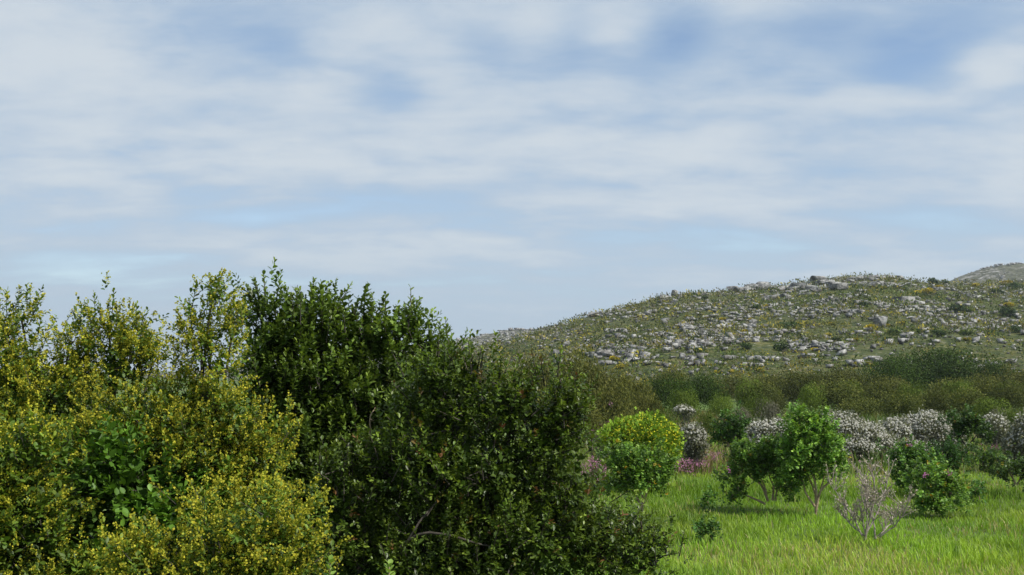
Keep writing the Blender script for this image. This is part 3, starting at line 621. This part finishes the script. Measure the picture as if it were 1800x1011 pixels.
def belt_bush(kind, px, top, wpx, Y, label, group=None, name=None):
    zt = at(px, top, Y)[2]; b = at(px, top, Y); b[2] = max(0.0, float(hill_z(b[0], Y))) - .05
    zt += random.uniform(-.25, .45) * (.5 if kind == 'dark' else 1); me = random.choice(belt[kind]); o = obj(me.name.split('.')[0], me, loc=b, label=label, category='bush')
    if group: o['group'] = group
    mx = max(abs(v.co[0]) for v in me.vertices); mz = max(v.co[2] for v in me.vertices)
    s = wpx / 2 * Y / F / mx; o.scale = (s, s * .9, (zt - b[2]) / mz); o.rotation_euler = (0, 0, random.choice([0, math.pi]) + random.uniform(-.3, .3))
    return o
G1 = 'brown heath bushes in the belt below the hill'
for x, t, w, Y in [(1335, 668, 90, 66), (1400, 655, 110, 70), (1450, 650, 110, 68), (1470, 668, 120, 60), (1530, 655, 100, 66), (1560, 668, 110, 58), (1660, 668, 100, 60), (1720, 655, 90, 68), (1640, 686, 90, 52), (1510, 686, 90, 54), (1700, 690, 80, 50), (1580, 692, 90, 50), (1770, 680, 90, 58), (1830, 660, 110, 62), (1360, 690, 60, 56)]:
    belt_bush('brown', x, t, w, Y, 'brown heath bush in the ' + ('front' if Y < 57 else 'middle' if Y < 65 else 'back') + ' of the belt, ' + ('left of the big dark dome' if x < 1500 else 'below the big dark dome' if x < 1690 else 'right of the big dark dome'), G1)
G2 = 'olive bushes around the foot of the hill'
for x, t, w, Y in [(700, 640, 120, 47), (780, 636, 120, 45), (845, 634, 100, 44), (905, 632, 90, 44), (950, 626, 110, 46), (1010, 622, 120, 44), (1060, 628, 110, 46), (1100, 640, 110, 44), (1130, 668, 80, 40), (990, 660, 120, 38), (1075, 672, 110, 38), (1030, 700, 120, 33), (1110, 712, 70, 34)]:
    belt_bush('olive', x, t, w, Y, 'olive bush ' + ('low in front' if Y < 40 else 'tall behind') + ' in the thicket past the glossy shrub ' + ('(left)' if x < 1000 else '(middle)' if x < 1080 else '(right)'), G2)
for x, t, w, Y in [(1290, 648, 80, 82), (1350, 645, 90, 84), (1420, 640, 90, 84), (1480, 640, 100, 84), (1780, 648, 110, 80), (1730, 650, 80, 80), (1180, 640, 80, 84), (1840, 640, 110, 84), (1560, 655, 80, 78), (1250, 660, 60, 80)]:
    belt_bush('olive', x, t, w, Y, 'olive bush in a row below the slope, ' + ('left end' if x < 1270 else 'left of the big dark dome' if x < 1500 else 'under the big dark dome' if x < 1700 else 'right end'), 'olive bushes at the foot of the slope')
for x, t, w, Y, l in [(1172, 650, 120, 60, 'dark green bush left of the pale gap behind the round white bush'), (1235, 652, 130, 62, 'dark green bush in the belt, just left of the pale grassy gap'), (1655, 603, 270, 92, 'big dark green dome shaped bush standing at the foot of the hill'), (1575, 622, 150, 90, 'dark green bush joined to the left side of the big dark dome'), (1745, 630, 130, 88, 'dark green bush joined to the right side of the big dark dome')]:
    belt_bush('dark', x, t, w, Y, l)
for x, t, w, Y, l in [(1495, 662, 70, 63, 'mid green rounded bush among the brown bushes left of the dark dome'), (1600, 680, 66, 56, 'mid green rounded bush among the brown bushes below the dark dome'), (1425, 672, 60, 58, 'small green bush at the left end of the brown belt'), (1690, 672, 80, 58, 'mid green bush in the belt under the right end of the dark dome'), (1770, 662, 90, 66, 'mid green bush in the belt near the right edge'), (1205, 690, 70, 48, 'mid green bush in front of the dark green bush of the belt'), (1330, 692, 80, 46, 'soft green bush just above the left white flowering bush'), (1270, 690, 56, 52, 'small bright green bush beside the pale grassy gap'), (1318, 665, 60, 66, 'bright green bush behind the pale gap below the slope'), (1735, 700, 90, 44, 'bright green bush behind the small leaning tree'), (1785, 720, 70, 36, 'green bush at the right edge above the pink flowers'), (1160, 712, 70, 36, 'green bush just behind the yellow flowered round bush'), (1240, 720, 50, 38, 'low green bush between the two small white bushes')]:
    belt_bush('green', x, t, w, Y, l)
for x, t, w, Y, l in [(1300, 705, 50, 44, 'grey green bush over the small leafy tree by the path'), (1350, 712, 60, 40, 'grey bush touching the left white flowering bush'), (1752, 712, 50, 38, 'grey bush behind the right white flowering bush'), (1060, 745, 60, 24.5, 'dry grey bush beside the yellow flowered round bush')]:
    belt_bush('grey', x, t, w, Y, l)

# ---------------------------------------------------------------- meadow plants
def head_template():
    v = np.array([[-.5, -.5, 0], [.5, -.5, 0], [.5, .5, 0], [-.5, .5, 0], [-.3, -.3, .55], [.3, -.3, .55], [.3, .3, .55], [-.3, .3, .55]])[:, [2, 0, 1]]
    return v, np.array([[0, 1, 5, 4], [1, 2, 6, 5], [2, 3, 7, 6], [3, 0, 4, 7], [4, 5, 6, 7]])
HV, HQ = head_template()
def dome_bush(name, label, cat, lobes_px, Y, heads, head_s, hc, leafc, group=None, leaf=.06, dens=520, topbias=.0, lw=.35, hmat='flower'):
    lobes = lob(Y, *lobes_px); b = np.mean([l.c for l in lobes], 0); b[2] = 0
    root = thing(name, b, label, cat, group)
    P, D = lobe_points(lobes, dens, (.55, 1.04), low=-.9, bump=.3)
    n = len(P); mb = MB(); c = np.array(leafc[0]) + (np.array(leafc[1]) - np.array(leafc[0])) * rng.random((n, 1))
    for rep in range(3):
        V, Q, C = place(DIA_V, DIA_Q, P - b + rng.normal(size=(n, 3)) * .05, norm(D + np.array([0, 0, .5]) + rng.normal(size=(n, 3)) * .5), leaf * rng.uniform(.6, 1.5, n), c * rng.uniform(.6, 1.4, (n, 1)), rng.uniform(0, 6.28, n), lw / .28)
        mb.add(V, Q, C)
    # skirt of leaves down to the soil
    k = rng.integers(0, n, n); q = P[k].copy(); q[:, 2] *= rng.random(n) * .8; q[:, :2] = b[:2] + (q[:, :2] - b[:2]) * rng.uniform(.5, .95, (n, 1))
    V, Q, C = place(DIA_V, DIA_Q, q - b, norm(rng.normal(size=(n, 3)) + np.array([0, 0, 1.2])), leaf * 1.2 * rng.uniform(.6, 1.5, n), c * .8, rng.uniform(0, 6.28, n), lw / .28); mb.add(V, Q, C)
    obj('foliage', mb.mesh('foliage', M['scrub']), root, kind='stuff')
    if heads:
        hb_ = MB(); P2, D2 = lobe_points(lobes, heads, (.86, 1.08), low=-.35, bump=.22, valley=.1); k = rng.random(len(P2)) < np.clip(.55 + D2[:, 2] * .9 + topbias, .12, 1)
        P2, D2 = P2[k], D2[k]; m = len(P2)
        V, Q, C = place(HV, HQ, P2 - b, norm(D2 * .6 + np.array([0, 0, .5]) + rng.normal(size=(m, 3)) * .3), head_s * rng.uniform(.6, 1.25, m), np.array(hc) * rng.uniform(.72, 1.1, (m, 1)), rng.uniform(0, 6.28, m))
        hb_.add(V, Q, C); obj('flower_heads', hb_.mesh('flower_heads', M[hmat]), root, kind='stuff')
    st = MB()
    for l in lobes:
        for j in range(3):
            a = np.array([rng.normal() * .06, rng.normal() * .06, -.03]); st.tube(limb_curve(a, l.c - b + rng.normal(size=3) * l.r * .3, 0, .08, 6), np.linspace(.025, .008, 6), (1, 1, 1), 5)
    obj('stems', st.mesh('stems', M['grey_bark']), root)
    return root
WH = dict(heads=620, head_s=.045, hc=(.50, .50, .455), leafc=((.11, .12, .08), (.22, .225, .17)), group='white flowering bushes')
WB = 'white_flowering_bush'
dome_bush(WB, 'broad white flowering bush right of the tallest leafy tree', 'bush', [(1478, 760, 40, 30), (1522, 772, 44, 26), (1455, 752, 26, 24), (1500, 785, 60, 24), (1545, 785, 26, 18)], 28, **WH)
dome_bush(WB, 'long white flowering bush between the broad white bush and the leaning tree', 'bush', [(1625, 756, 42, 28), (1572, 768, 40, 28), (1655, 772, 38, 28), (1600, 785, 54, 22)], 29, **WH)
dome_bush(WB, 'white flowering bush left of the tallest leafy tree', 'bush', [(1338, 766, 26, 24), (1364, 764, 30, 24), (1345, 782, 40, 18)], 28, **WH)
dome_bush(WB, 'small round greyish white bush beside the yellow flowered round bush', 'bush', [(1216, 770, 22, 22), (1222, 784, 20, 14)], 26, **{**WH, 'heads': 380, 'hc': (.42, .42, .38)})
dome_bush(WB, 'small white flowering bush right of the leaning tree', 'bush', [(1745, 750, 22, 20), (1758, 760, 16, 16)], 30, **{**WH, 'heads': 500})
dome_bush(WB, 'tiny white flowering bush farthest back beside the pale gap', 'bush', [(1200, 722, 13, 7), (1212, 724, 9, 6)], 38, **{**WH, 'head_s': .08, 'heads': 300})
dome_bush(WB, 'thin white flowering bush cut by the right edge of the picture', 'bush', [(1792, 785, 22, 30), (1806, 770, 22, 40)], 25, **{**WH, 'heads': 180})
dome_bush('yellow_flowered_bush', 'round bright green bush covered in small yellow flowers', 'bush', [(1130, 770, 56, 36), (1095, 778, 34, 32), (1165, 785, 32, 36), (1120, 810, 50, 30)], 21, 560, .024, (.58, .56, .03), ((.09, .17, .02), (.20, .29, .03)), leaf=.06, dens=600, lw=.5, topbias=.15)

GL = ((.085, .185, .028), (.24, .36, .06))
def leafy_tree(label, base_px, Y, stems, lobes_px, leaf=.055, cols=GL, per=210, name='leafy_tree', cat='tree', bark='pale_bark', r0=.021, pink=None, group=None, n_leaf=9, L=.12, yellow=.02, clump=3, extra=6, mat='leaf'):
    lobes = lob(Y, *lobes_px); b = at(*base_px, Y); b[2] = 0
    for lb in lobes: lb.r = np.maximum(lb.r - .03, lb.r * .7)
    root = thing(name, b, label, cat, group)
    P, D = lobe_points(lobes, per * .27, (.3, 1.12), low=-.9, bump=.46, valley=.4); clump = clump * 2; n = len(P) * clump; idx = np.repeat(np.arange(len(P)), clump)
    pos = P[idx] + rng.normal(size=(n, 3)) * .065; dirs = norm(D[idx] * .5 + np.array([0, 0, .5]) + rng.normal(size=(n, 3)) * .4)
    tint = rng.uniform(.6, 1.45, len(P))[idx]; mb = MB()
    for i in range(3):
        s = np.arange(n) % 3 == i
        shoots_mesh(mb, pos[s] - b, dirs[s], shoot_proto(n_leaf, L, leaf, 80, 40, seed=i + 5), cols[0], cols[1], tint[s], rng.uniform(.7, 1.25, s.sum()), width=1.5, red=yellow, red_c=(.45, .25, .03))
    obj('foliage', mb.mesh('foliage', M[mat]), root, kind='stuff')
    tips = []
    for st in stems:                                     # stems given as picture points, at the tree's own distance with some depth
        pts_ = [at(x, y, Y) - b for x, y in st]; dy = rng.normal() * .12
        pts_ = np.array(pts_); pts_[:, 1] += np.linspace(0, 1, len(pts_)) * dy
        if len(pts_) >= 2:
            t = np.linspace(0, 1, len(pts_)); tt = np.linspace(0, 1, 10)
            c = np.stack([np.interp(tt, t, pts_[:, k]) for k in range(3)], -1); c[1:-1] = (c[:-2] + 2 * c[1:-1] + c[2:]) / 4
            c = c + np.cumsum(rng.normal(size=c.shape), 0) * .008 * np.linspace(0, 1, 10)[:, None]
            m_ = MB(); m_.tube(c, np.linspace(r0, r0 * .45, 10) * rng.uniform(.85, 1.15), (1, 1, 1), 7); obj('stem', m_.mesh('stem', M[bark], True), root); tips.append(c[-1])
    tw = MB()
    for l in lobes:
        k0 = tips[int(np.argmin([((t - (l.c - b)) ** 2).sum() for t in tips]))] if tips else np.zeros(3)
        for j in range(extra):
            e = l.c - b + rand_unit(1)[0] * l.r * .75; tw.tube(limb_curve(k0, e, .05, .1, 6), np.linspace(r0 * .5, r0 * .15, 6), (1, 1, 1), 5)
    obj('twigs', tw.mesh('twigs', M[bark], True), root, kind='stuff')
    if pink:
        fm = MB(); m = len(pink); pp = np.repeat(np.array([at(x, y, Y - .3) for x, y in pink]), 14, 0) + rng.normal(size=(m * 14, 3)) * .025
        V, Q, C = place(DIA_V, DIA_Q, pp - b, rand_unit(m * 14), np.full(m * 14, .032), np.array([[.42, .16, .34]]) * rng.uniform(.7, 1.3, (m * 14, 1)), rng.uniform(0, 6, m * 14), 1.6); fm.add(V, Q, C)
        obj('pink_flowers', fm.mesh('pink_flowers', M['flower']), root, kind='stuff')
    return root
leafy_tree('tallest leafy tree, with a forked pale trunk, in the middle of the meadow', (1434, 905), 17.4,
           [[(1434, 905), (1434, 870), (1422, 835), (1408, 800)], [(1434, 905), (1437, 860), (1434, 820), (1428, 780)], [(1434, 900), (1440, 862), (1462, 842), (1468, 812)], [(1432, 890), (1415, 865), (1412, 850)], [(1436, 880), (1430, 840), (1415, 815)], [(1436, 885), (1444, 850), (1448, 820)]],
           [(1432, 790, 40, 34), (1400, 800, 26, 40), (1460, 800, 24, 28), (1390, 745, 17, 26), (1415, 760, 20, 34), (1438, 750, 20, 30), (1450, 775, 26, 26), (1395, 838, 20, 26), (1425, 822, 30, 20), (1462, 828, 16, 16)], yellow=.022)
leafy_tree('leafy tree with thin bare leaning stems, left of the tallest tree', (1350, 882), 18.0,
           [[(1350, 881), (1338, 850), (1320, 838), (1308, 815)], [(1350, 881), (1342, 852), (1332, 835), (1332, 815)], [(1358, 880), (1360, 855), (1352, 838), (1350, 822)], [(1363, 880), (1364, 860), (1370, 848)], [(1345, 886), (1325, 876), (1305, 868), (1296, 862)]],
           [(1320, 800, 30, 26), (1350, 800, 30, 26), (1375, 805, 24, 24), (1298, 795, 16, 18), (1385, 850, 20, 30), (1290, 835, 22, 22), (1292, 868, 16, 26), (1335, 825, 34, 16)], yellow=.02, pink=[(1282, 828)])
leafy_tree('leafy tree with forked trunk half hidden behind the dark glossy shrub', (1128, 900), 17.0, [[(1128, 900), (1130, 870), (1124, 855)], [(1128, 895), (1136, 865), (1145, 850)], [(1128, 890), (1112, 862), (1105, 850)]],
           [(1100, 815, 34, 30), (1140, 820, 40, 34), (1120, 835, 50, 26), (1165, 830, 20, 24), (1090, 850, 26, 20)], yellow=.03)
leafy_tree('round green leafy tree on a thin stem by the pale grassy gap', (1290, 815), 25.0, [[(1290, 815), (1285, 800), (1282, 785)]], [(1282, 755, 26, 26), (1272, 775, 18, 18), (1296, 772, 18, 18)], per=130, leaf=.07, cols=((.035, .09, .016), (.09, .17, .03)), L=.14)
leafy_tree('small leaning tree in front of the white flowering bushes', (1697, 802), 25.5, [[(1697, 802), (1700, 785), (1690, 770), (1680, 755)], [(1697, 800), (1702, 780), (1715, 762)]], [(1685, 745, 22, 16), (1712, 748, 24, 20), (1725, 768, 18, 14), (1700, 735, 16, 12), (1682, 770, 14, 12)], per=110, leaf=.07, cols=((.035, .085, .018), (.10, .17, .03)), L=.14, bark='bark')
BG = 'green leafy bushes in the meadow'
leafy_tree('dense green bush with a pink flower right of the bare grey shrub', (1645, 900), 17.5, [[(1645, 898), (1640, 870)], [(1648, 898), (1665, 870)]], [(1630, 855, 28, 34), (1665, 865, 26, 32), (1645, 880, 40, 22), (1612, 870, 18, 22)], name='green_bush', cat='bush', pink=[(1668, 832), (1625, 834)], yellow=.03, per=190)
leafy_tree('light green bush behind the bare grey shrub', (1605, 860), 20.0, [[(1605, 858), (1600, 830)], [(1607, 858), (1625, 830)]], [(1585, 805, 26, 24), (1612, 815, 26, 26), (1635, 825, 22, 24), (1595, 835, 30, 22)], name='green_bush', cat='bush', cols=((.06, .14, .025), (.15, .27, .05)), per=170, leaf=.06, pink=[(1600, 782)])
leafy_tree('dark feathery bush beside the light green bush, under the leaning tree', (1665, 838), 22.0, [[(1665, 836), (1662, 812)], [(1667, 836), (1675, 815)]], [(1662, 805, 30, 24), (1650, 818, 22, 18), (1680, 815, 20, 22)], name='green_bush', cat='bush', cols=((.025, .07, .012), (.06, .13, .02)), per=170, leaf=.05, yellow=0)
leafy_tree('low round green bush between the leaning tree and the right edge', (1730, 832), 22.5, [[(1730, 830), (1728, 815)]], [(1728, 806, 24, 22), (1740, 816, 18, 16)], name='green_bush', cat='bush', cols=((.04, .085, .018), (.10, .16, .03)), per=150, yellow=.0)
leafy_tree('green bush with brownish leaves at the right edge of the meadow', (1785, 855), 20.0, [[(1785, 852), (1780, 830)], [(1788, 852), (1795, 830)]], [(1780, 820, 24, 26), (1800, 830, 22, 26), (1770, 838, 16, 16)], name='green_bush', cat='bush', cols=((.045, .09, .02), (.11, .17, .04)), per=150, yellow=.03)
SD = dict(name='seedling', cat='plant', n_leaf=8, L=.10, leaf=.05, per=110, extra=3, r0=.008, yellow=.0, cols=((.045, .115, .02), (.10, .21, .03)))
leafy_tree('lone dark green seedling in the front of the meadow', (1238, 950), 14.8, [[(1238, 950), (1236, 935)]], [(1234, 938, 10, 8), (1250, 932, 6, 6)], **SD)
leafy_tree('upright green seedling left of the leaning stems', (1245, 898), 17.5, [[(1245, 897), (1246, 875)]], [(1246, 880, 6, 10), (1244, 891, 6, 5)], **SD)
leafy_tree('small green seedling right of the dense green bush', (1722, 880), 19.0, [[(1722, 879), (1724, 860)]], [(1724, 860, 12, 14), (1712, 872, 10, 8)], **SD)

def bare_shrub():
    Y = 14.8; b = at(1520, 950, Y); b[2] = 0
    root = thing('bare_grey_shrub', b, 'nearly bare grey shrub with thin upright branches in the bright grass', 'shrub')
    tips = []
    mains = [[(1520, 952), (1508, 920), (1494, 890), (1484, 862)], [(1520, 950), (1524, 920), (1520, 880), (1512, 850)], [(1521, 950), (1530, 905), (1536, 865), (1530, 830)], [(1540, 948), (1542, 920), (1548, 885), (1556, 850)],
             [(1538, 948), (1560, 936), (1580, 925), (1600, 908)], [(1522, 948), (1514, 925), (1508, 900), (1514, 880)], [(1545, 945), (1572, 925), (1582, 900), (1588, 875)], [(1524, 935), (1545, 900), (1562, 870), (1575, 840)], [(1521, 945), (1500, 925), (1490, 905)]]
    for st in mains:
        dy = rng.normal() * .35; p = np.array([at(x, y, Y) - b for x, y in st]); p[:, 1] += np.linspace(0, 1, len(p)) ** 1.5 * dy
        t = np.linspace(0, 1, len(p)); tt = np.linspace(0, 1, 10); c = np.stack([np.interp(tt, t, p[:, k]) for k in range(3)], -1)
        c += np.cumsum(rng.normal(size=c.shape), 0) * .006
        m = MB(); m.tube(c, np.linspace(.013, .005, 10), (1, 1, 1), 6); obj('branch', m.mesh('branch', M['grey_bark'], True), root)
        for q in range(17):
            i = rng.integers(3, 10); d = norm(np.array([rng.normal() * .5, rng.normal() * .5, 1.0])); L = rng.uniform(.12, .34)
            tips.append((c[i], c[i] + d * L, d))
    tw = MB(); lf = MB()
    for a, e, d in tips: tw.tube(limb_curve(a, e, .02, .12, 4), np.linspace(.006, .003, 4), (1, 1, 1), 4)
    obj('twigs', tw.mesh('twigs', M['grey_bark'], True), root, kind='stuff')
    n = len(tips); E = np.array([a + (e - a) * u for a, e, d in tips for u in rng.uniform(.45, 1.05, 14)]); DD = np.repeat(np.array([d for a, e, d in tips]), 14, 0)
    k = len(E); V, Q, C = place(DIA_V, DIA_Q, E + rng.normal(size=(k, 3)) * .015, norm(DD + rng.normal(size=(k, 3)) * .6), .034 * rng.uniform(.6, 1.4, k), np.array([[.34, .30, .26]]) * rng.uniform(.6, 1.4, (k, 1)), rng.uniform(0, 6, k), 1.0)
    lf.add(V, Q, C); obj('dry_leaves', lf.mesh('dry_leaves', M['scrub']), root, kind='stuff')
bare_shrub()

def pink_patch(label, px, py, w, h, n, Y=None):
    c = on_ground(px, py); Y = c[1]; root = thing('pink_flowers', c, label, 'flowers', None)
    k = Y / F; x = rng.normal(size=n) * w * .5 * k; y = rng.normal(size=n) * w * .6 * k; z = rng.uniform(.15, 1, n) * h * k
    st = MB(); hd = MB()
    for i in range(n): st.tube(np.array([[x[i] * .9, y[i], 0], [x[i], y[i], z[i]]]), [.006, .004], (.09, .13, .03), 3)
    obj('stalks', st.mesh('stalks', M['grass']), root, kind='stuff')
    m = 7; P = np.repeat(np.stack([x, y, z], -1), m, 0) + rng.normal(size=(n * m, 3)) * .03
    V, Q, C = place(DIA_V, DIA_Q, P, norm(rand_unit(n * m) + np.array([0, -.3, .5])), .032 * rng.uniform(.6, 1.3, n * m), np.array([[.44, .20, .34]]) * rng.uniform(.6, 1.25, (n * m, 1)), rng.uniform(0, 6, n * m), 1.7)
    hd.add(V, Q, C); obj('petals', hd.mesh('petals', M['flower']), root, kind='stuff')
pink_patch('bright pink flowers between the dark glossy shrub and the dry grey bush', 1054, 845, 34, 36, 110)
pink_patch('pinkish flowers at the foot of the pale grassy gap', 1203, 832, 36, 22, 110)
pink_patch('pink flowers left of the round leafy tree by the gap', 1245, 815, 34, 18, 70)
pink_patch('pink flowers at the foot of the small leaning tree', 1690, 806, 26, 18, 80)
pink_patch('pink flowers near the right edge below the small white bush', 1765, 803, 38, 20, 110)
pink_patch('few pink flowers between the tallest tree and the bare grey shrub', 1490, 818, 14, 10, 12)
pink_patch('tall pink flowers above the dry grey bush, by the olive thicket', 1062, 800, 30, 90, 10)

# ---------------------------------------------------------------- grass
def blades(n, x, y, hgt, wid, colr, lean=.45):
    a = rng.uniform(0, 6.28, n); dx, dy = np.cos(a), np.sin(a); ln = hgt * rng.uniform(.1, lean * 1.6, n)
    wa = a + math.pi / 2 + rng.normal(size=n) * .5; wx, wy = np.cos(wa) * wid, np.sin(wa) * wid
    z0 = np.zeros(n); P0 = np.stack([x, y, z0], -1); P1 = np.stack([x + dx * ln * .3, y + dy * ln * .3, hgt * .55], -1); P2 = np.stack([x + dx * ln, y + dy * ln, hgt * rng.uniform(.85, 1, n)], -1)
    Wv = np.stack([wx, wy, z0], -1)
    V = np.stack([P0 - Wv * .5, P0 + Wv * .5, P1 + Wv * .42, P1 - Wv * .42, P2 + Wv * .08, P2 - Wv * .08], 1)
    Q = np.array([[0, 1, 2, 3], [3, 2, 4, 5]])[None] + (np.arange(n) * 6)[:, None, None]
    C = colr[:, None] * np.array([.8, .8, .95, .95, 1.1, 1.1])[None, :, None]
    return V.reshape(-1, 3), Q.reshape(-1, 4), C.reshape(-1, 3)
def meadow():
    n = 238000; y = 7 + 30 * rng.random(n) ** 1.15; x = y * (.74 - .90 * rng.random(n))
    ppx = W0 / 2 + F * x / y; keep = (x > -1.5) & (((ppx > 1040) & (ppx < 1830)) | (rng.random(n) < .3)) & (rng.random(n) < np.clip(1.15 - y / 50, .3, 1)); x, y = x[keep], y[keep]
    k = rng.random(len(x)) < .72; 
    # gather blades into tufts
    tx = x + .06 * np.sin(x * 31 + y * 17); ty = y + .06 * np.cos(x * 23 - y * 29); x, y = np.where(k, tx, x), np.where(k, ty, y); n = len(x)
    h1 = vnoise(x / 2.2, y / 2.6, 61); h2 = vnoise(x / .6, y / .7, 62); h3 = vnoise(x / 1.1 + 40, y / 1.6, 63)
    hgt = (.05 + .16 * h1 * (.2 + 1.4 * h2)) * rng.uniform(.5, 1.4, n); wid = .006 + .00036 * y
    g = np.array([.19, .34, .03]); yg = np.array([.26, .38, .045]); dg = np.array([.07, .18, .02]); st = np.array([.42, .36, .16])
    c = g + (yg - g) * np.clip(h3 * 1.6 - .4, 0, 1)[:, None]; c = c + (dg - c) * np.clip(h2 * 1.6 - .95, 0, .7)[:, None]; c = c * np.array([1.1, 1.04, 1.0]) * (.74 + .66 * vnoise(x / 2.7 + 9, y / 3.4 + 4, 66))[:, None]
    s = (rng.random(n) < .015 + .35 * np.clip(vnoise(x / 1.6, y / 2, 64) * 3 - 1.7, 0, 1)); c = np.where(s[:, None], st, c)
    c = c * rng.uniform(.75, 1.25, (n, 1))
    V, Q, C = blades(n, x, y, hgt, wid, c); obj('meadow_grass', mesh_from('meadow_grass', V, Q, C, M['grass']), kind='stuff', label='bright green tufted grass of the sunny meadow', category='grass')
    # taller rank growth behind the meadow, dry and pinkish in the gap
    n = 18000; y = rng.uniform(24, 60, n); x = y * rng.uniform(.05, .56, n); h = vnoise(x / 3, y / 4, 65)
    gap = np.exp(-(((W0 / 2 + F * x / y) - 1235) / 40) ** 2)
    hgt = (.2 + .35 * h) * rng.uniform(.5, 1.2, n); c = np.where((rng.random(n) < .12 + gap * .8)[:, None], np.array([.25, .19, .10]), np.where((h > .5)[:, None], np.array([.09, .15, .03]), np.array([.14, .17, .04])))
    V, Q, C = blades(n, x, y, hgt, .012 + .0005 * y, c * rng.uniform(.7, 1.3, (n, 1)))
    obj('rank_grass', mesh_from('rank_grass', V, Q, C, M['grass']), kind='stuff', label='taller dull green and straw grass behind the bright meadow', category='grass')
meadow()

# ---------------------------------------------------------------- air
def haze():
    bm = bmesh.new(); bmesh.ops.create_cube(bm, size=1.0); me = bpy.data.meshes.new('haze'); bm.to_mesh(me); bm.free()
    o = obj('haze', me, loc=(0, 4000, 64), kind='stuff', label='thin bluish air between the camera and the far hills', category='haze'); o.scale = (19900, 27900, 130)
    m, nt = nodes_for('haze'); v = nt.nodes.new('ShaderNodeVolumePrincipled'); v.inputs['Color'].default_value = (.82, .9, 1.0, 1); v.inputs['Density'].default_value = HAZE; v.inputs['Anisotropy'].default_value = 0.2
    out = nt.nodes.new('ShaderNodeOutputMaterial'); nt.links.new(v.outputs[0], out.inputs['Volume']); me.materials.append(m)
HAZE = 0.0002
haze()
